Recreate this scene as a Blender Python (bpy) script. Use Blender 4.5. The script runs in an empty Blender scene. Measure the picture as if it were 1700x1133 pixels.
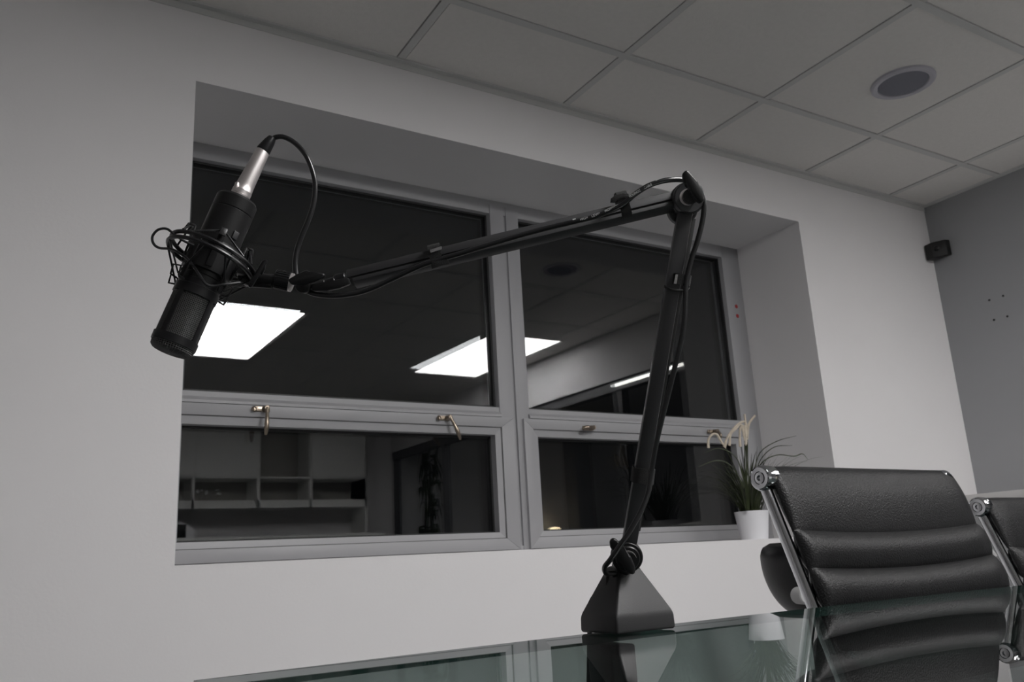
import bpy, bmesh, math, random
from mathutils import Vector as V, Matrix

# ------------------------------------------------------------------ camera, world, lights, exposure
sc = bpy.context.scene
col = sc.collection
H0 = 0.84                                   # camera height above the floor
FPX = 1425.42
RIGHT = V((0.8566, -0.5133, -0.0534)).normalized()
YAW, PIT, ROLL = 0.553317, 0.254266, -0.0552621
_f = V((math.sin(YAW)*math.cos(PIT), math.cos(YAW)*math.cos(PIT), math.sin(PIT)))
_r0 = V((math.cos(YAW), -math.sin(YAW), 0)); _u0 = _r0.cross(_f)
_r = _r0*math.cos(ROLL) + _u0*math.sin(ROLL)
_u = -_r0*math.sin(ROLL) + _u0*math.cos(ROLL)
CAM = V((0, 0, H0))
cd = bpy.data.cameras.new('camera'); cam = bpy.data.objects.new('camera', cd); col.objects.link(cam)
cd.sensor_width = 36; cd.lens = FPX/1700*36; cd.clip_start = 0.02; cd.clip_end = 60
cd.dof.use_dof = True; cd.dof.focus_distance = 0.97; cd.dof.aperture_fstop = 18.0
cam.matrix_world = Matrix(((_r.x, _u.x, -_f.x, 0), (_r.y, _u.y, -_f.y, 0), (_r.z, _u.z, -_f.z, H0), (0, 0, 0, 1)))
sc.camera = cam
w = bpy.data.worlds.new('night'); sc.world = w; w.use_nodes = True
w.node_tree.nodes['Background'].inputs[0].default_value = (0.0012, 0.0013, 0.0015, 1)
w.node_tree.nodes['Background'].inputs[1].default_value = 0.6
sc.view_settings.view_transform = 'Standard'; sc.view_settings.look = 'None'
sc.view_settings.gamma = 1; sc.view_settings.exposure = 0.0; sc.view_settings.use_curve_mapping = False
PANEL_EMIT = (31.5, 16.5)
CEIL = 2.33

def P(px, py, d):
    "world point seen at photo pixel (px, py), d metres along the optical axis"
    return CAM + (_r*((px-850)/FPX) + _u*(-(py-566.5)/FPX) + _f)*d
def rayd(px, py): return _r*((px-850)/FPX) + _u*(-(py-566.5)/FPX) + _f
def onY(px, py, Y): r = rayd(px, py); return CAM + r*(Y/r.y)

# ------------------------------------------------------------------ materials
M = {}
def mat(name, colr=(.5,.5,.5), rough=.5, metal=0.0, bump=0, bscale=50, spec=.5, var=0.0, vscale=5, emit=None, coat=0, detail=3):
    m = bpy.data.materials.new(name); m.use_nodes = True
    nt = m.node_tree; b = nt.nodes['Principled BSDF']
    b.inputs['Base Color'].default_value = (*colr, 1); b.inputs['Roughness'].default_value = rough
    b.inputs['Metallic'].default_value = metal; b.inputs['Specular IOR Level'].default_value = spec
    if coat: b.inputs['Coat Weight'].default_value = coat
    tc = nt.nodes.new('ShaderNodeTexCoord')
    if bump:
        n = nt.nodes.new('ShaderNodeTexNoise'); n.inputs['Scale'].default_value = bscale; n.inputs['Detail'].default_value = detail
        bp = nt.nodes.new('ShaderNodeBump'); bp.inputs['Strength'].default_value = bump; bp.inputs['Distance'].default_value = .002
        nt.links.new(tc.outputs['Object'], n.inputs['Vector']); nt.links.new(n.outputs['Fac'], bp.inputs['Height'])
        nt.links.new(bp.outputs[0], b.inputs['Normal'])
    if var:
        n = nt.nodes.new('ShaderNodeTexNoise'); n.inputs['Scale'].default_value = vscale; n.inputs['Detail'].default_value = 4
        r = nt.nodes.new('ShaderNodeValToRGB')
        r.color_ramp.elements[0].position = .3; r.color_ramp.elements[1].position = .7
        r.color_ramp.elements[0].color = (*[max(0, c*(1-var)) for c in colr], 1)
        r.color_ramp.elements[1].color = (*[min(1, c*(1+var)) for c in colr], 1)
        nt.links.new(tc.outputs['Object'], n.inputs['Vector']); nt.links.new(n.outputs['Fac'], r.inputs[0])
        nt.links.new(r.outputs[0], b.inputs['Base Color'])
    if emit:
        b.inputs['Emission Color'].default_value = (*emit[0], 1); b.inputs['Emission Strength'].default_value = emit[1]
    M[name] = m; return m
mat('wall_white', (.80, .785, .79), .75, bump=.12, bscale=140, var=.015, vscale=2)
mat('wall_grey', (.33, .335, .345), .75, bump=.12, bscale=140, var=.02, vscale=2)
mat('ceiling_tile', (.76, .74, .715), .9, bump=.35, bscale=220, var=.02, vscale=60)
mat('ceiling_bar', (.60, .60, .59), .6)
mat('plenum', (.05, .05, .05), .9)
mat('carpet', (.085, .088, .092), .95, bump=.5, bscale=300, var=.15, vscale=120)
mat('frame_white', (.36, .36, .372), .45, bump=.03, bscale=60)
mat('frame_seam', (.12, .12, .12), .7)
mat('gasket', (.012, .012, .013), .5)
mat('brass', (.36, .30, .24), .3, metal=1)
mat('red_paint', (.35, .03, .03), .6)
mat('black_plastic', (.009, .009, .0095), .36, bump=.06, bscale=500, spec=.35)
mat('black_satin', (.010, .010, .011), .33, spec=.35)
mat('arm_paint', (.034, .034, .036), .42, bump=.06, bscale=700)
mat('base_plastic', (.020, .020, .021), .42, bump=.10, bscale=1200, spec=.3)
mat('cable_rubber', (.012, .012, .013), .28)
mat('strap', (.010, .010, .010), .85, bump=.6, bscale=1500)
mat('strap_sheen', (.26, .25, .25), .5, bump=.9, bscale=1800)
mat('steel', (.78, .74, .73), .42, metal=1, bump=.05, bscale=120)
mat('chrome', (.62, .63, .65), .09, metal=1)
mat('print_white', (.75, .75, .75), .5)
mat('leather', (.010, .010, .0104), .36, bump=.55, bscale=360, spec=.20, var=.1, vscale=60, detail=6)
mat('leather_smooth', (.008, .008, .009), .35, spec=.25, bump=.2, bscale=200)
mat('mesh_black', (.16, .16, .16), .28, metal=.8)
mat('pot_white', (.80, .80, .83), .35)
mat('soil', (.03, .022, .015), .95, bump=1, bscale=80)
mat('leaf', (.030, .040, .014), .5, var=.5, vscale=14)
mat('leaf_dark', (.03, .045, .015), .5, var=.5, vscale=14)
mat('cream', (.66, .58, .47), .7, var=.12, vscale=60)
mat('speaker_rim', (.50, .49, .54), .6)
mat('speaker_cloth', (.23, .23, .27), .9, bump=.6, bscale=900)
mat('sensor', (.006, .006, .006), .5)
mat('hole', (.03, .03, .03), .9)
mat('top_light', (.66, .65, .64), .5)
mat('side_grey', (.30, .305, .31), .5, bump=.05, bscale=30)
mat('cab_white', (.80, .80, .78), .5)
mat('cab_inner', (.40, .385, .36), .6)
mat('grey_plastic', (.42, .42, .42), .5)
mat('dark_glassframe', (.10, .10, .105), .4)
mat('paper', (.8, .8, .82), .7)
for _k in (0, 1): mat('panel%d' % _k, (.9, .9, .9), .5, emit=((1.0, .985, .98), PANEL_EMIT[_k]))
mat('panel2', (.9, .9, .9), .5, emit=((1.0, .985, .98), 9))
mat('panel_rim', (.7, .7, .7), .4)
mat('strip_emit', (.9, .9, .9), .5, emit=((1, .98, .93), 9))
mat('warm_emit', (.9, .8, .6), .5, emit=((1, .8, .5), 12))
mat('dark_room', (.5, .51, .52), .9)

def glassmat(name, ior, tint, refl=(1, 1, 1), rough=0.0, base=0.0):
    m = bpy.data.materials.new(name); m.use_nodes = True; nt = m.node_tree; nt.nodes.clear()
    o = nt.nodes.new('ShaderNodeOutputMaterial'); mx = nt.nodes.new('ShaderNodeMixShader')
    fr = nt.nodes.new('ShaderNodeFresnel'); fr.inputs[0].default_value = ior
    t = nt.nodes.new('ShaderNodeBsdfTransparent'); t.inputs[0].default_value = (*tint, 1)
    g = nt.nodes.new('ShaderNodeBsdfGlossy'); g.inputs['Roughness'].default_value = rough; g.inputs[0].default_value = (*refl, 1)
    geo = nt.nodes.new('ShaderNodeNewGeometry'); mi = nt.nodes.new('ShaderNodeMix'); mi.data_type = 'FLOAT'
    nt.links.new(geo.outputs['Backfacing'], mi.inputs[0]); mi.inputs[2].default_value = ior; mi.inputs[3].default_value = 1/ior
    nt.links.new(mi.outputs[0], fr.inputs[0])
    nt.links.new(fr.outputs[0], mx.inputs[0]); nt.links.new(t.outputs[0], mx.inputs[1]); nt.links.new(g.outputs[0], mx.inputs[2])
    nt.links.new(mx.outputs[0], o.inputs[0]); M[name] = m; return m
glassmat('pane_inner', 1.70, (.93, .95, .96))
glassmat('pane_outer', 1.5, (.9, .92, .93))
glassmat('table_glass', 1.62, (.38, .475, .45))
glassmat('partition_glass', 1.12, (.95, .96, .97))
m = bpy.data.materials.new('clear_under'); m.use_nodes = True; nt = m.node_tree; nt.nodes.clear()
o = nt.nodes.new('ShaderNodeOutputMaterial'); t = nt.nodes.new('ShaderNodeBsdfTransparent'); t.inputs[0].default_value = (.97, .99, .98, 1)
nt.links.new(t.outputs[0], o.inputs[0]); M['clear_under'] = m
mat('glass_edge', (.10, .16, .15), .15)

# ------------------------------------------------------------------ mesh helpers
class MB:
    def __init__(s): s.bm = bmesh.new(); s.mi = 0
    def _f(s, vs):
        try:
            f = s.bm.faces.new(vs); f.material_index = s.mi; f.smooth = True; return f
        except ValueError: return None
    def box(s, lo, hi, T=None, bev=0):
        T = T or Matrix.Identity(4)
        c = [T @ V((x, y, z)) for x in (lo[0], hi[0]) for y in (lo[1], hi[1]) for z in (lo[2], hi[2])]
        v = [s.bm.verts.new(p) for p in c]
        fs = [(0,1,3,2), (4,6,7,5), (0,4,5,1), (2,3,7,6), (0,2,6,4), (1,5,7,3)]
        F = [s._f([v[i] for i in f]) for f in fs]
        for f in F: f.smooth = False
        if bev:
            es = list({e for f in F for e in f.edges})
            bmesh.ops.bevel(s.bm, geom=es, offset=bev, segments=2, profile=.5, affect='EDGES')
        return s
    def obox(s, a, b, w, h, up=V((0,0,1)), bev=0, ow=0, oh=0):
        "bar from a to b, width w sideways, height h along up; ow/oh offset"
        ax = (b-a).normalized(); sd = ax.cross(up).normalized(); u2 = sd.cross(ax).normalized()
        T = Matrix.Translation(a) @ Matrix((( sd.x, ax.x, u2.x, 0), (sd.y, ax.y, u2.y, 0), (sd.z, ax.z, u2.z, 0), (0,0,0,1)))
        return s.box((ow-w/2, 0, oh-h/2), (ow+w/2, (b-a).length, oh+h/2), T, bev)
    def lathe(s, prof, o, ax, seg=40, capa=True, capb=True, ref=None):
        "prof: (radius, height) list"
        ax = ax.normalized(); ref = ref or (V((0,0,1)) if abs(ax.z) < .9 else V((1,0,0)))
        e1 = ax.cross(ref).normalized(); e2 = ax.cross(e1)
        rings = []
        for r, h in prof:
            rings.append([s.bm.verts.new(o + ax*h + (e1*math.cos(2*math.pi*k/seg) + e2*math.sin(2*math.pi*k/seg))*max(r, 1e-5)) for k in range(seg)])
        for a, b in zip(rings, rings[1:]):
            for k in range(seg): s._f([a[k], a[(k+1) % seg], b[(k+1) % seg], b[k]])
        if capa: s._f(rings[0][::-1])
        if capb: s._f(rings[-1])
        return s
    def cyl(s, a, b, r, r2=None, seg=28, bev=0):
        L = (b-a).length; r2 = r if r2 is None else r2
        pr = [(r-bev, 0), (r, bev), (r2, L-bev), (r2-bev, L)] if bev else [(r, 0), (r2, L)]
        return s.lathe(pr, a, b-a, seg)
    def tube(s, pts, r, seg=12, closed=False, smooth=6, flat=1.0):
        pts = [V(p) for p in pts]; n = len(pts)
        if smooth:
            q = []; rr = []
            rng = n if closed else n-1
            for i in range(rng):
                p0 = pts[(i-1) % n] if closed or i > 0 else pts[0]*2-pts[1]
                p1 = pts[i]; p2 = pts[(i+1) % n]
                p3 = pts[(i+2) % n] if closed or i+2 < n else pts[-1]*2-pts[-2]
                for k in range(smooth):
                    t = k/smooth
                    q.append(.5*((2*p1) + (p2-p0)*t + (2*p0-5*p1+4*p2-p3)*t*t + (3*p1-p0-3*p2+p3)*t**3))
                    if isinstance(r, (list, tuple)): rr.append(r[i]+(r[(i+1) % n]-r[i])*t)
            if not closed:
                q.append(pts[-1])
                if isinstance(r, (list, tuple)): rr.append(r[-1])
            pts = q; n = len(pts)
            if rr: r = rr
        R = r if isinstance(r, (list, tuple)) else [r]*n
        tan = []
        for i in range(n):
            a = pts[i-1] if (i > 0 or closed) else pts[0]; b = pts[(i+1) % n] if (i < n-1 or closed) else pts[-1]
            tan.append((b-a).normalized())
        ref = V((0,0,1)) if abs(tan[0].z) < .9 else V((1,0,0))
        e = tan[0].cross(ref).normalized(); rings = []
        for i in range(n):
            if i:
                ax = tan[i-1].cross(tan[i])
                if ax.length > 1e-7: e = Matrix.Rotation(tan[i-1].angle(tan[i]), 3, ax.normalized()) @ e
            f2 = tan[i].cross(e)
            rings.append([s.bm.verts.new(pts[i] + (e*math.cos(2*math.pi*k/seg)*flat + f2*math.sin(2*math.pi*k/seg))*R[i]) for k in range(seg)])
        m = n if closed else n-1
        for i in range(m):
            a, b = rings[i], rings[(i+1) % n]; off = 0
            if closed and i == n-1:
                off = min(range(seg), key=lambda o: (a[0].co-b[o].co).length)
            for k in range(seg): s._f([a[k], a[(k+1) % seg], b[(k+1+off) % seg], b[(k+off) % seg]])
        if not closed: s._f(rings[0][::-1]); s._f(rings[-1])
        return s
    def ring(s, c, ax, R, r, seg=48, ts=8):
        ax = ax.normalized(); e1 = ax.cross(V((0,0,1)) if abs(ax.z) < .9 else V((1,0,0))).normalized(); e2 = ax.cross(e1)
        return s.tube([c + (e1*math.cos(2*math.pi*k/seg)+e2*math.sin(2*math.pi*k/seg))*R for k in range(seg)], r, ts, closed=True, smooth=0)
    def plate(s, pts, off, bev=0):
        "closed outline of 3D points pushed by the vector off"
        a = [s.bm.verts.new(p) for p in pts]; b = [s.bm.verts.new(p+off) for p in pts]; n = len(a)
        F = [s._f(a), s._f(b[::-1])] + [s._f([a[i], b[i], b[(i+1) % n], a[(i+1) % n]]) for i in range(n)]
        F = [f for f in F if f]
        for f in F: f.smooth = False
        if bev:
            es = list({e for f in F for e in f.edges})
            bmesh.ops.bevel(s.bm, geom=es, offset=bev, segments=2, profile=.5, affect='EDGES')
        return s
    def grid(s, fn, nu, nv, cu=False, flip=False):
        g = [[s.bm.verts.new(fn(i/nu, j/nv)) for i in range(nu if cu else nu+1)] for j in range(nv+1)]
        for j in range(nv):
            for i in range(nu):
                q = [g[j][i], g[j][(i+1) % len(g[j])], g[j+1][(i+1) % len(g[j])], g[j+1][i]]
                s._f(q[::-1] if flip else q)
        return g
    def build(s, name, m, parent=None, auto=35, recalc=True):
        if recalc: bmesh.ops.recalc_face_normals(s.bm, faces=s.bm.faces)
        me = bpy.data.meshes.new(name); s.bm.to_mesh(me); s.bm.free()
        ms = m if isinstance(m, (list, tuple)) else [m]
        for x in ms: me.materials.append(M[x])
        o = bpy.data.objects.new(name, me); col.objects.link(o)
        if parent is not None:
            o.parent = parent
            o.matrix_parent_inverse = PW(parent).inverted()
        if auto: me.set_sharp_from_angle(angle=math.radians(auto))
        return o
def PW(o):
    m = Matrix.LocRotScale(o.location, o.rotation_euler, o.scale)
    return (PW(o.parent) @ o.matrix_parent_inverse @ m) if o.parent else m
def tag(o, label, cat, group=None):
    o['label'] = label; o['category'] = cat
    if group: o['group'] = group
    return o
def struct(o): o['kind'] = 'structure'; return o
def thing(name, label, cat, loc=(0,0,0), rz=0, group=None):
    o = bpy.data.objects.new(name, None); col.objects.link(o); o.location = loc; o.rotation_euler = (0,0,rz)
    o.empty_display_size = .05
    return tag(o, label, cat, group)

# ------------------------------------------------------------------ the setting
WA = math.atan(.009)
WT = Matrix.Translation((0, 2.104, 0)) @ Matrix.Rotation(WA, 4, 'Z')      # window wall frame: x along, y into the wall
def WP(x, y, z): return WT @ V((x, y, z))
XL, XR, YB = -2.6, 3.585, -3.1
U0, U1, Z0, Z1, DEP = .376, 2.693, .878, 2.107, .335
b = MB()
TH = .42
b.box((-2.7, 0, -.05), (U0, TH, 2.5), WT); b.box((U1, 0, -.05), (3.75, TH, 2.5), WT)
b.box((U0, 0, -.05), (U1, TH, Z0), WT); b.box((U0, 0, Z1), (U1, TH, 2.5), WT)
bmesh.ops.remove_doubles(b.bm, verts=b.bm.verts, dist=1e-5)
wf = struct(b.build('wall_front', 'wall_white'))
b = MB(); b.box((-2.75, -3.3, -.06), (8.2, 2.6, 0)); struct(b.build('floor', 'carpet'))
b = MB(); b.box((XL-.12, -3.2, 0), (XL, 2.15, 2.5)); struct(b.build('wall_left', 'wall_white'))
b = MB(); b.box((-2.86, YB-.12, 0), (8.2, YB, 2.5)); struct(b.build('wall_back', 'wall_white'))
# right wall: solid near the window, a white bulkhead over a glazed partition further back
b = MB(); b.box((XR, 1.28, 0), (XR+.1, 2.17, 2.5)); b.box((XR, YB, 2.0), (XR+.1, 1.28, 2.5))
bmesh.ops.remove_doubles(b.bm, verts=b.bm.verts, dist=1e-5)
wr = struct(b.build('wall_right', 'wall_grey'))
b = MB(); b.box((XR-.003, YB, 2.0), (XR, 1.12, 2.4)); b.build('bulkhead_facing', 'wall_white', wr)
for (y, z) in ((1.925, 1.819), (1.865, 1.82), (1.922, 1.73), (1.865, 1.73)):
    c = MB(); c.cyl(V((XR+.001, y, z)), V((XR-.002, y, z)), .0045, seg=12); c.build('screw_hole', 'hole', wr)
# glazed partition
gp = struct(thing('window_2', 'x', 'x')); del gp['label']; del gp['category']
b = MB()
for y in (-3.06, -2.0, -.9, .55, 1.24): b.box((XR+.02, y-.025, 0), (XR+.08, y+.025, 2.0))
b.box((XR+.015, YB, 1.93), (XR+.085, 1.28, 2.0)); b.box((XR+.015, YB, 0), (XR+.085, 1.28, .08))
b.build('partition_frame', 'dark_glassframe', gp)
b = MB(); b._f([b.bm.verts.new(p) for p in (V((XR+.047, 1.28, .08)), V((XR+.047, YB, .08)), V((XR+.047, YB, 1.93)), V((XR+.047, 1.28, 1.93)))]); b.build('pane', 'partition_glass', gp, recalc=False)
b = MB(); b.box((XR+.1, 2.17, 0), (8.2, 2.29, 2.5)); struct(b.build('wall_corridor_front', 'dark_room'))
b = MB(); b.box((8.2, -3.2, 0), (8.3, 2.3, 2.5)); struct(b.build('wall_corridor_end', 'dark_room'))
b = MB(); b.box((XR+.1, -3.12, 2.5), (8.3, 2.3, 2.55)); struct(b.build('ceiling_corridor', 'dark_room'))
b = MB(); b.box((5.74, YB, 0), (5.98, YB+.22, 2.5)); struct(b.build('trim_1', 'wall_grey'))
# ceiling: plenum slab, tiles, tee grid
gx = [-2.65, -2.05, -1.45, -.85, -.25, .35, .956, 1.562, 2.168, 2.77, 3.375]
gx = [-2.05, -1.45, -.85, -.25, .350, .956, 1.562, 2.166, 2.768, 3.318]
gy = [1.780, 1.192, .592, -.008, -.608, -1.208, -1.808, -2.408, -3.008]
b = MB(); b.box((-2.75, -3.25, CEIL+.07), (XR+.12, 2.6, CEIL+.12)); cl = struct(b.build('ceiling', 'plenum'))
LIGHTS = [(.985, 1.555), (2.825, 3.395)]; LY = (-.985, .245)
b = MB(); random.seed(4)
xs = [-2.6] + gx + [XR]; ys = [2.16] + gy + [YB]
for i in range(len(xs)-1):
    for j in range(len(ys)-1):
        x0, x1 = xs[i]+.0148, xs[i+1]-.0148; y1, y0 = ys[j]-.0148, ys[j+1]+.0148
        if x1-x0 < .03 or y1-y0 < .03: continue
        dz = random.uniform(-.0006, .0012); dx = random.uniform(-.0012, .0012)
        rects = [(x0+dx, x1+dx, y0, y1)]
        for la, lc in LIGHTS:                      # tiles are cut round the light panels
            a0, a1, c0, c1 = la-.005, lc+.005, LY[0]-.005, LY[1]+.005; nr = []
            for p, q, u, v in rects:
                if q <= a0 or p >= a1 or v <= c0 or u >= c1: nr.append((p, q, u, v)); continue
                if p < a0: nr.append((p, a0, u, v))
                if q > a1: nr.append((a1, q, u, v))
                p2, q2 = max(p, a0), min(q, a1)
                if u < c0: nr.append((p2, q2, u, c0))
                if v > c1: nr.append((p2, q2, c1, v))
            rects = nr
        for p, q, u, v in rects:
            if q-p > .012 and v-u > .012: b.box((p, u, CEIL+.002+dz), (q, v, CEIL+.016+dz))
b.build('ceiling_tiles', 'ceiling_tile', cl)
b = MB()
def cut(a0, a1, horiz, c):
    "spans of a tee that do not cross a light"
    s = [(a0, a1)]
    for la, lc in LIGHTS:
        if horiz and LY[0]-.02 < c < LY[1]+.02:
            s = [t for p, q in s for t in ((p, min(q, la)), (max(p, lc), q)) if t[1]-t[0] > .01]
        if not horiz and la-.03 < c < lc+.03:
            s = [t for p, q in s for t in ((p, min(q, LY[0])), (max(p, LY[1]), q)) if t[1]-t[0] > .01]
    return s
for y in gy:
    for p, q in cut(XL, XR, True, y): b.box((p, y-.012, CEIL-.001), (q, y+.012, CEIL+.03))
for x in gx:
    for p, q in cut(YB, 2.15, False, x): b.box((x-.012, p, CEIL), (x+.012, q, CEIL+.028))
b.build('ceiling_grid', 'ceiling_bar', cl)
b = MB(); b.box((XL, -.02, CEIL-.004), (XR+.03, -.001, CEIL+.02), WT)
b.box((XL, -.003, CEIL-.022), (XR+.03, 0, CEIL), WT); struct(b.build('trim_2', 'ceiling_bar'))
b = MB(); b.box((XR-.02, YB, CEIL+.001), (XR-.001, 2.13, CEIL+.02)); b.box((XR-.004, YB, CEIL-.006), (XR-.001, 2.13, CEIL+.002)); struct(b.build('trim_3', 'ceiling_bar'))

# ------------------------------------------------------------------ ceiling lights (seen mirrored in the panes)
for k, (a, c) in enumerate(LIGHTS):
    t = thing('ceiling_light', ['lit white rectangular ceiling panel mirrored in the left window pane below the microphone',
              'lit white rectangular ceiling panel mirrored across the window mullion, right of the other one'][k],
              'ceiling light', ((a+c)/2, sum(LY)/2, CEIL), 0, 'ceiling light panels')
    r = MB(); z0, z1 = CEIL-.004, CEIL+.02; e = .004
    r.box((a-e, LY[0]-e, z0), (c+e, LY[0]+.004, z1)); r.box((a-e, LY[1]-.004, z0), (c+e, LY[1]+e, z1))
    r.box((a-e, LY[0], z0), (a+.004, LY[1], z1)); r.box((c-.004, LY[0], z0), (c+e, LY[1], z1)); r.build('frame', 'panel_rim', t)
    r = MB(); r.box((a, LY[0], CEIL+.002), (c, LY[1], CEIL+.01)); r.build('diffuser', 'panel%d' % k, t)
# ------------------------------------------------------------------ ceiling speaker
sp = V((2.512, 1.487, CEIL))
t = thing('ceiling_speaker', 'round recessed ceiling speaker with a grey grille and pale rim', 'ceiling speaker', sp)
b = MB(); b.lathe([(.079, -.001), (.081, -.006), (.094, -.008), (.101, -.004), (.102, .004)], sp, V((0,0,1)), 64, False, False); b.build('rim', 'speaker_rim', t)
b = MB(); b.lathe([(.0001, -.0052), (.04, -.005), (.078, -.003), (.080, 0)], sp, V((0,0,1)), 64, False, False); b.build('grille', 'speaker_cloth', t)

# ------------------------------------------------------------------ window
win = struct(thing('window_1', 'x', 'x', WP(1.53, DEP, Z0), WA)); del win['label']; del win['category']
UL, UR, UM = U0, 2.663, 1.512
b = MB(); D = DEP
fo = .05
def wbox(bb, u0, u1, y0, y1, z0, z1, bev=.002): bb.box((u0, y0, z0), (u1, y1, z1), WT, bev)
wbox(b, U0, U1, D, D+.07, 2.055, Z1)                 # head
wbox(b, U0, U1, D-.002, D+.07, Z0-.01, .898)         # bottom
wbox(b, U0, .44, D, D+.07, Z0, Z1); wbox(b, 2.592, U1, D, D+.07, Z0, Z1)
b.build('window_frame', 'frame_white', win)
b = MB(); wbox(b, 1.452, 1.508, D-.004, D+.07, .88, 2.09); wbox(b, 1.518, 1.570, D-.004, D+.07, .88, 2.09)
wbox(b, 1.506, 1.520, D+.004, D+.07, .88, 2.09, 0); b.build('mullion', 'frame_white', win)
b = MB()
for u0, u1 in ((.43, 1.455), (1.565, 2.60)):
    b.plate([WP(u0, D+.06, 1.356), WP(u0, D-.001, 1.352), WP(u0, D-.001, 1.337), WP(u0, D-.014, 1.326), WP(u0, D-.014, 1.318), WP(u0, D+.06, 1.316)], WP(u1, 0, 0)-WP(u0, 0, 0))
b.build('transom_rail', 'frame_white', win)
# inner reveal of the fixed lights: stop beads with the black gasket
for k, (u0, u1, z0, z1) in enumerate(((.44, 1.452, 1.355, 2.055), (1.570, 2.592, 1.355, 2.055))):
    g = MB()
    for a0, a1, c0, c1 in ((u0, u1, z0-.001, z0+.006), (u0, u1, z1-.006, z1), (u0, u0+.007, z0, z1), (u1-.007, u1, z0, z1)): g.box((a0, D+.022, c0), (a1, D+.05, c1), WT)
    g.build('gasket', 'gasket', win)
# opening sashes
sashes = []
for k, (u0, u1) in enumerate(((.40, 1.499), (1.538, 2.640))):
    s = MB(); y0, y1 = D-.016, D+.05; z0, z1 = .886, 1.316; ww = .033
    gu0, gu1, gz0, gz1 = (u0+.04, 1.428, .942, 1.258) if k == 0 else (1.597, u1-.10, .942, 1.256)
    bu0, bu1, bz0, bz1 = gu0-.022, gu1+.022, gz0-.020, gz1+.025
    # outer stiles and rails, mitred look by four trapezoids
    o4 = [(u0, z0), (u1, z0), (u1, z1), (u0, z1)]; i4 = [(bu0, bz0), (bu1, bz0), (bu1, bz1), (bu0, bz1)]
    for q in range(4):
        (a, c), (a2, c2), (e2, f2), (e, f) = o4[q], o4[(q+1) % 4], i4[(q+1) % 4], i4[q]
        s.plate([WP(a, y0, c), WP(a2, y0, c2), WP(e2, y0, f2), WP(e, y0, f)], WP(0, y1-y0, 0)-WP(0, 0, 0), .0012)
    sh = s.build('sash', 'frame_white', win); sashes.append(sh)
    s = MB(); y2 = y0+.006; i5 = [(gu0, gz0), (gu1, gz0), (gu1, gz1), (gu0, gz1)]; j4 = [(bu0+.0015, bz0+.0015), (bu1-.0015, bz0+.0015), (bu1-.0015, bz1-.0015), (bu0+.0015, bz1-.0015)]
    for q in range(4):
        (a, c), (a2, c2), (e2, f2), (e, f) = j4[q], j4[(q+1) % 4], i5[(q+1) % 4], i5[q]
        s.plate([WP(a, y2, c), WP(a2, y2, c2), WP(e2, y2+.004, f2), WP(e, y2+.004, f)], WP(0, .034, 0)-WP(0, 0, 0), 0)
    s.build('glazing_bead', 'frame_white', sh)
    s = MB()
    for a0, a1, c0, c1 in ((bu0-.001, bu1+.001, bz0, bz0+.002), (bu0-.001, bu1+.001, bz1-.002, bz1+.001), (bu0-.001, bu0+.002, bz0, bz1), (bu1-.002, bu1+.001, bz0, bz1)):
        s.box((a0, y0+.004, c0), (a1, y0+.010, c1), WT)
    s.build('bead_seam', 'frame_seam', sh)
    g = MB()
    for a0, a1, c0, c1 in ((gu0, gu1, gz0-.001, gz0+.005), (gu0, gu1, gz1-.006, gz1+.001), (gu0-.001, gu0+.006, gz0, gz1), (gu1-.006, gu1+.001, gz0, gz1)): g.box((a0, D+.024, c0), (a1, D+.045, c1), WT)
    g.build('gasket', 'gasket', sh)
    g = MB(); g._f([g.bm.verts.new(p) for p in (WP(gu0, D+.030, gz0), WP(gu1, D+.030, gz0), WP(gu1, D+.030, gz1), WP(gu0, D+.030, gz1))]); g.build('pane', 'pane_inner', sh, recalc=False)
for k, (u0, u1, z0, z1, tl) in enumerate(((.44, 1.452, 1.355, 2.055, .0028), (1.570, 2.592, 1.355, 2.055, 0.001))):
    g = MB()
    q = [WP(u0, D+.030, z0), WP(u1, D+.030, z0), WP(u1, D+.030, z1), WP(u0, D+.030, z1)]; g._f([g.bm.verts.new(p) for p in q])
    g.build('pane', 'pane_inner', win, recalc=False)
    g = MB(); sh2 = .006*(-1 if k == 0 else 0)
    ly = -.0040 if k == 0 else -.0005
    q = [WP(u0, D+.050, z0), WP(u1, D+.050+tl, z0), WP(u1, D+.050+tl+ly, z1), WP(u0, D+.050+ly, z1)]; g._f([g.bm.verts.new(p) for p in q])
    g.build('outer_pane', 'pane_outer', win, recalc=False)
for k, (u0, u1) in enumerate(((.44, 1.43), (1.59, 2.56))):
    g = MB(); q = [WP(u0, D+.056, .93), WP(u1, D+.056, .93), WP(u1, D+.056, 1.27), WP(u0, D+.056, 1.27)]; g._f([g.bm.verts.new(p) for p in q])
    g.build('outer_pane', 'pane_outer', sashes[k], recalc=False)
# cast fasteners on the sash rails
def handle(u, z, ang, sash, L=.078):
    h = MB(); y = DEP-.016
    h.box((u-.024, y-.004, z-.008), (u+.024, y, z+.008), WT, .002)
    h.cyl(WP(u-.018, y-.004, z), WP(u-.018, y-.009, z), .006, seg=16); h.ring(WP(u-.022, y-.008, z-.002), WP(0, -1, 0)-WP(0, 0, 0), .006, .0022, 20, 6)
    h.cyl(WP(u+.010, y, z), WP(u+.010, y-.026, z), .010, .008, seg=20, bev=.002)
    d = V((math.sin(ang), 0, -math.cos(ang)))
    pts = []
    for q in range(6):
        tt = q/5; pts.append(WP(u+.010+d.x*L*tt, y-.022-.010*math.sin(tt*2.6), z+d.z*L*tt))
    h.tube(pts, [.0062, .005, .0056, .0070, .0066, .0035], 12, smooth=3)
    o = h.build('window_handle', 'brass', sash); o['label'] = 'brass window fastener'
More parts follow.
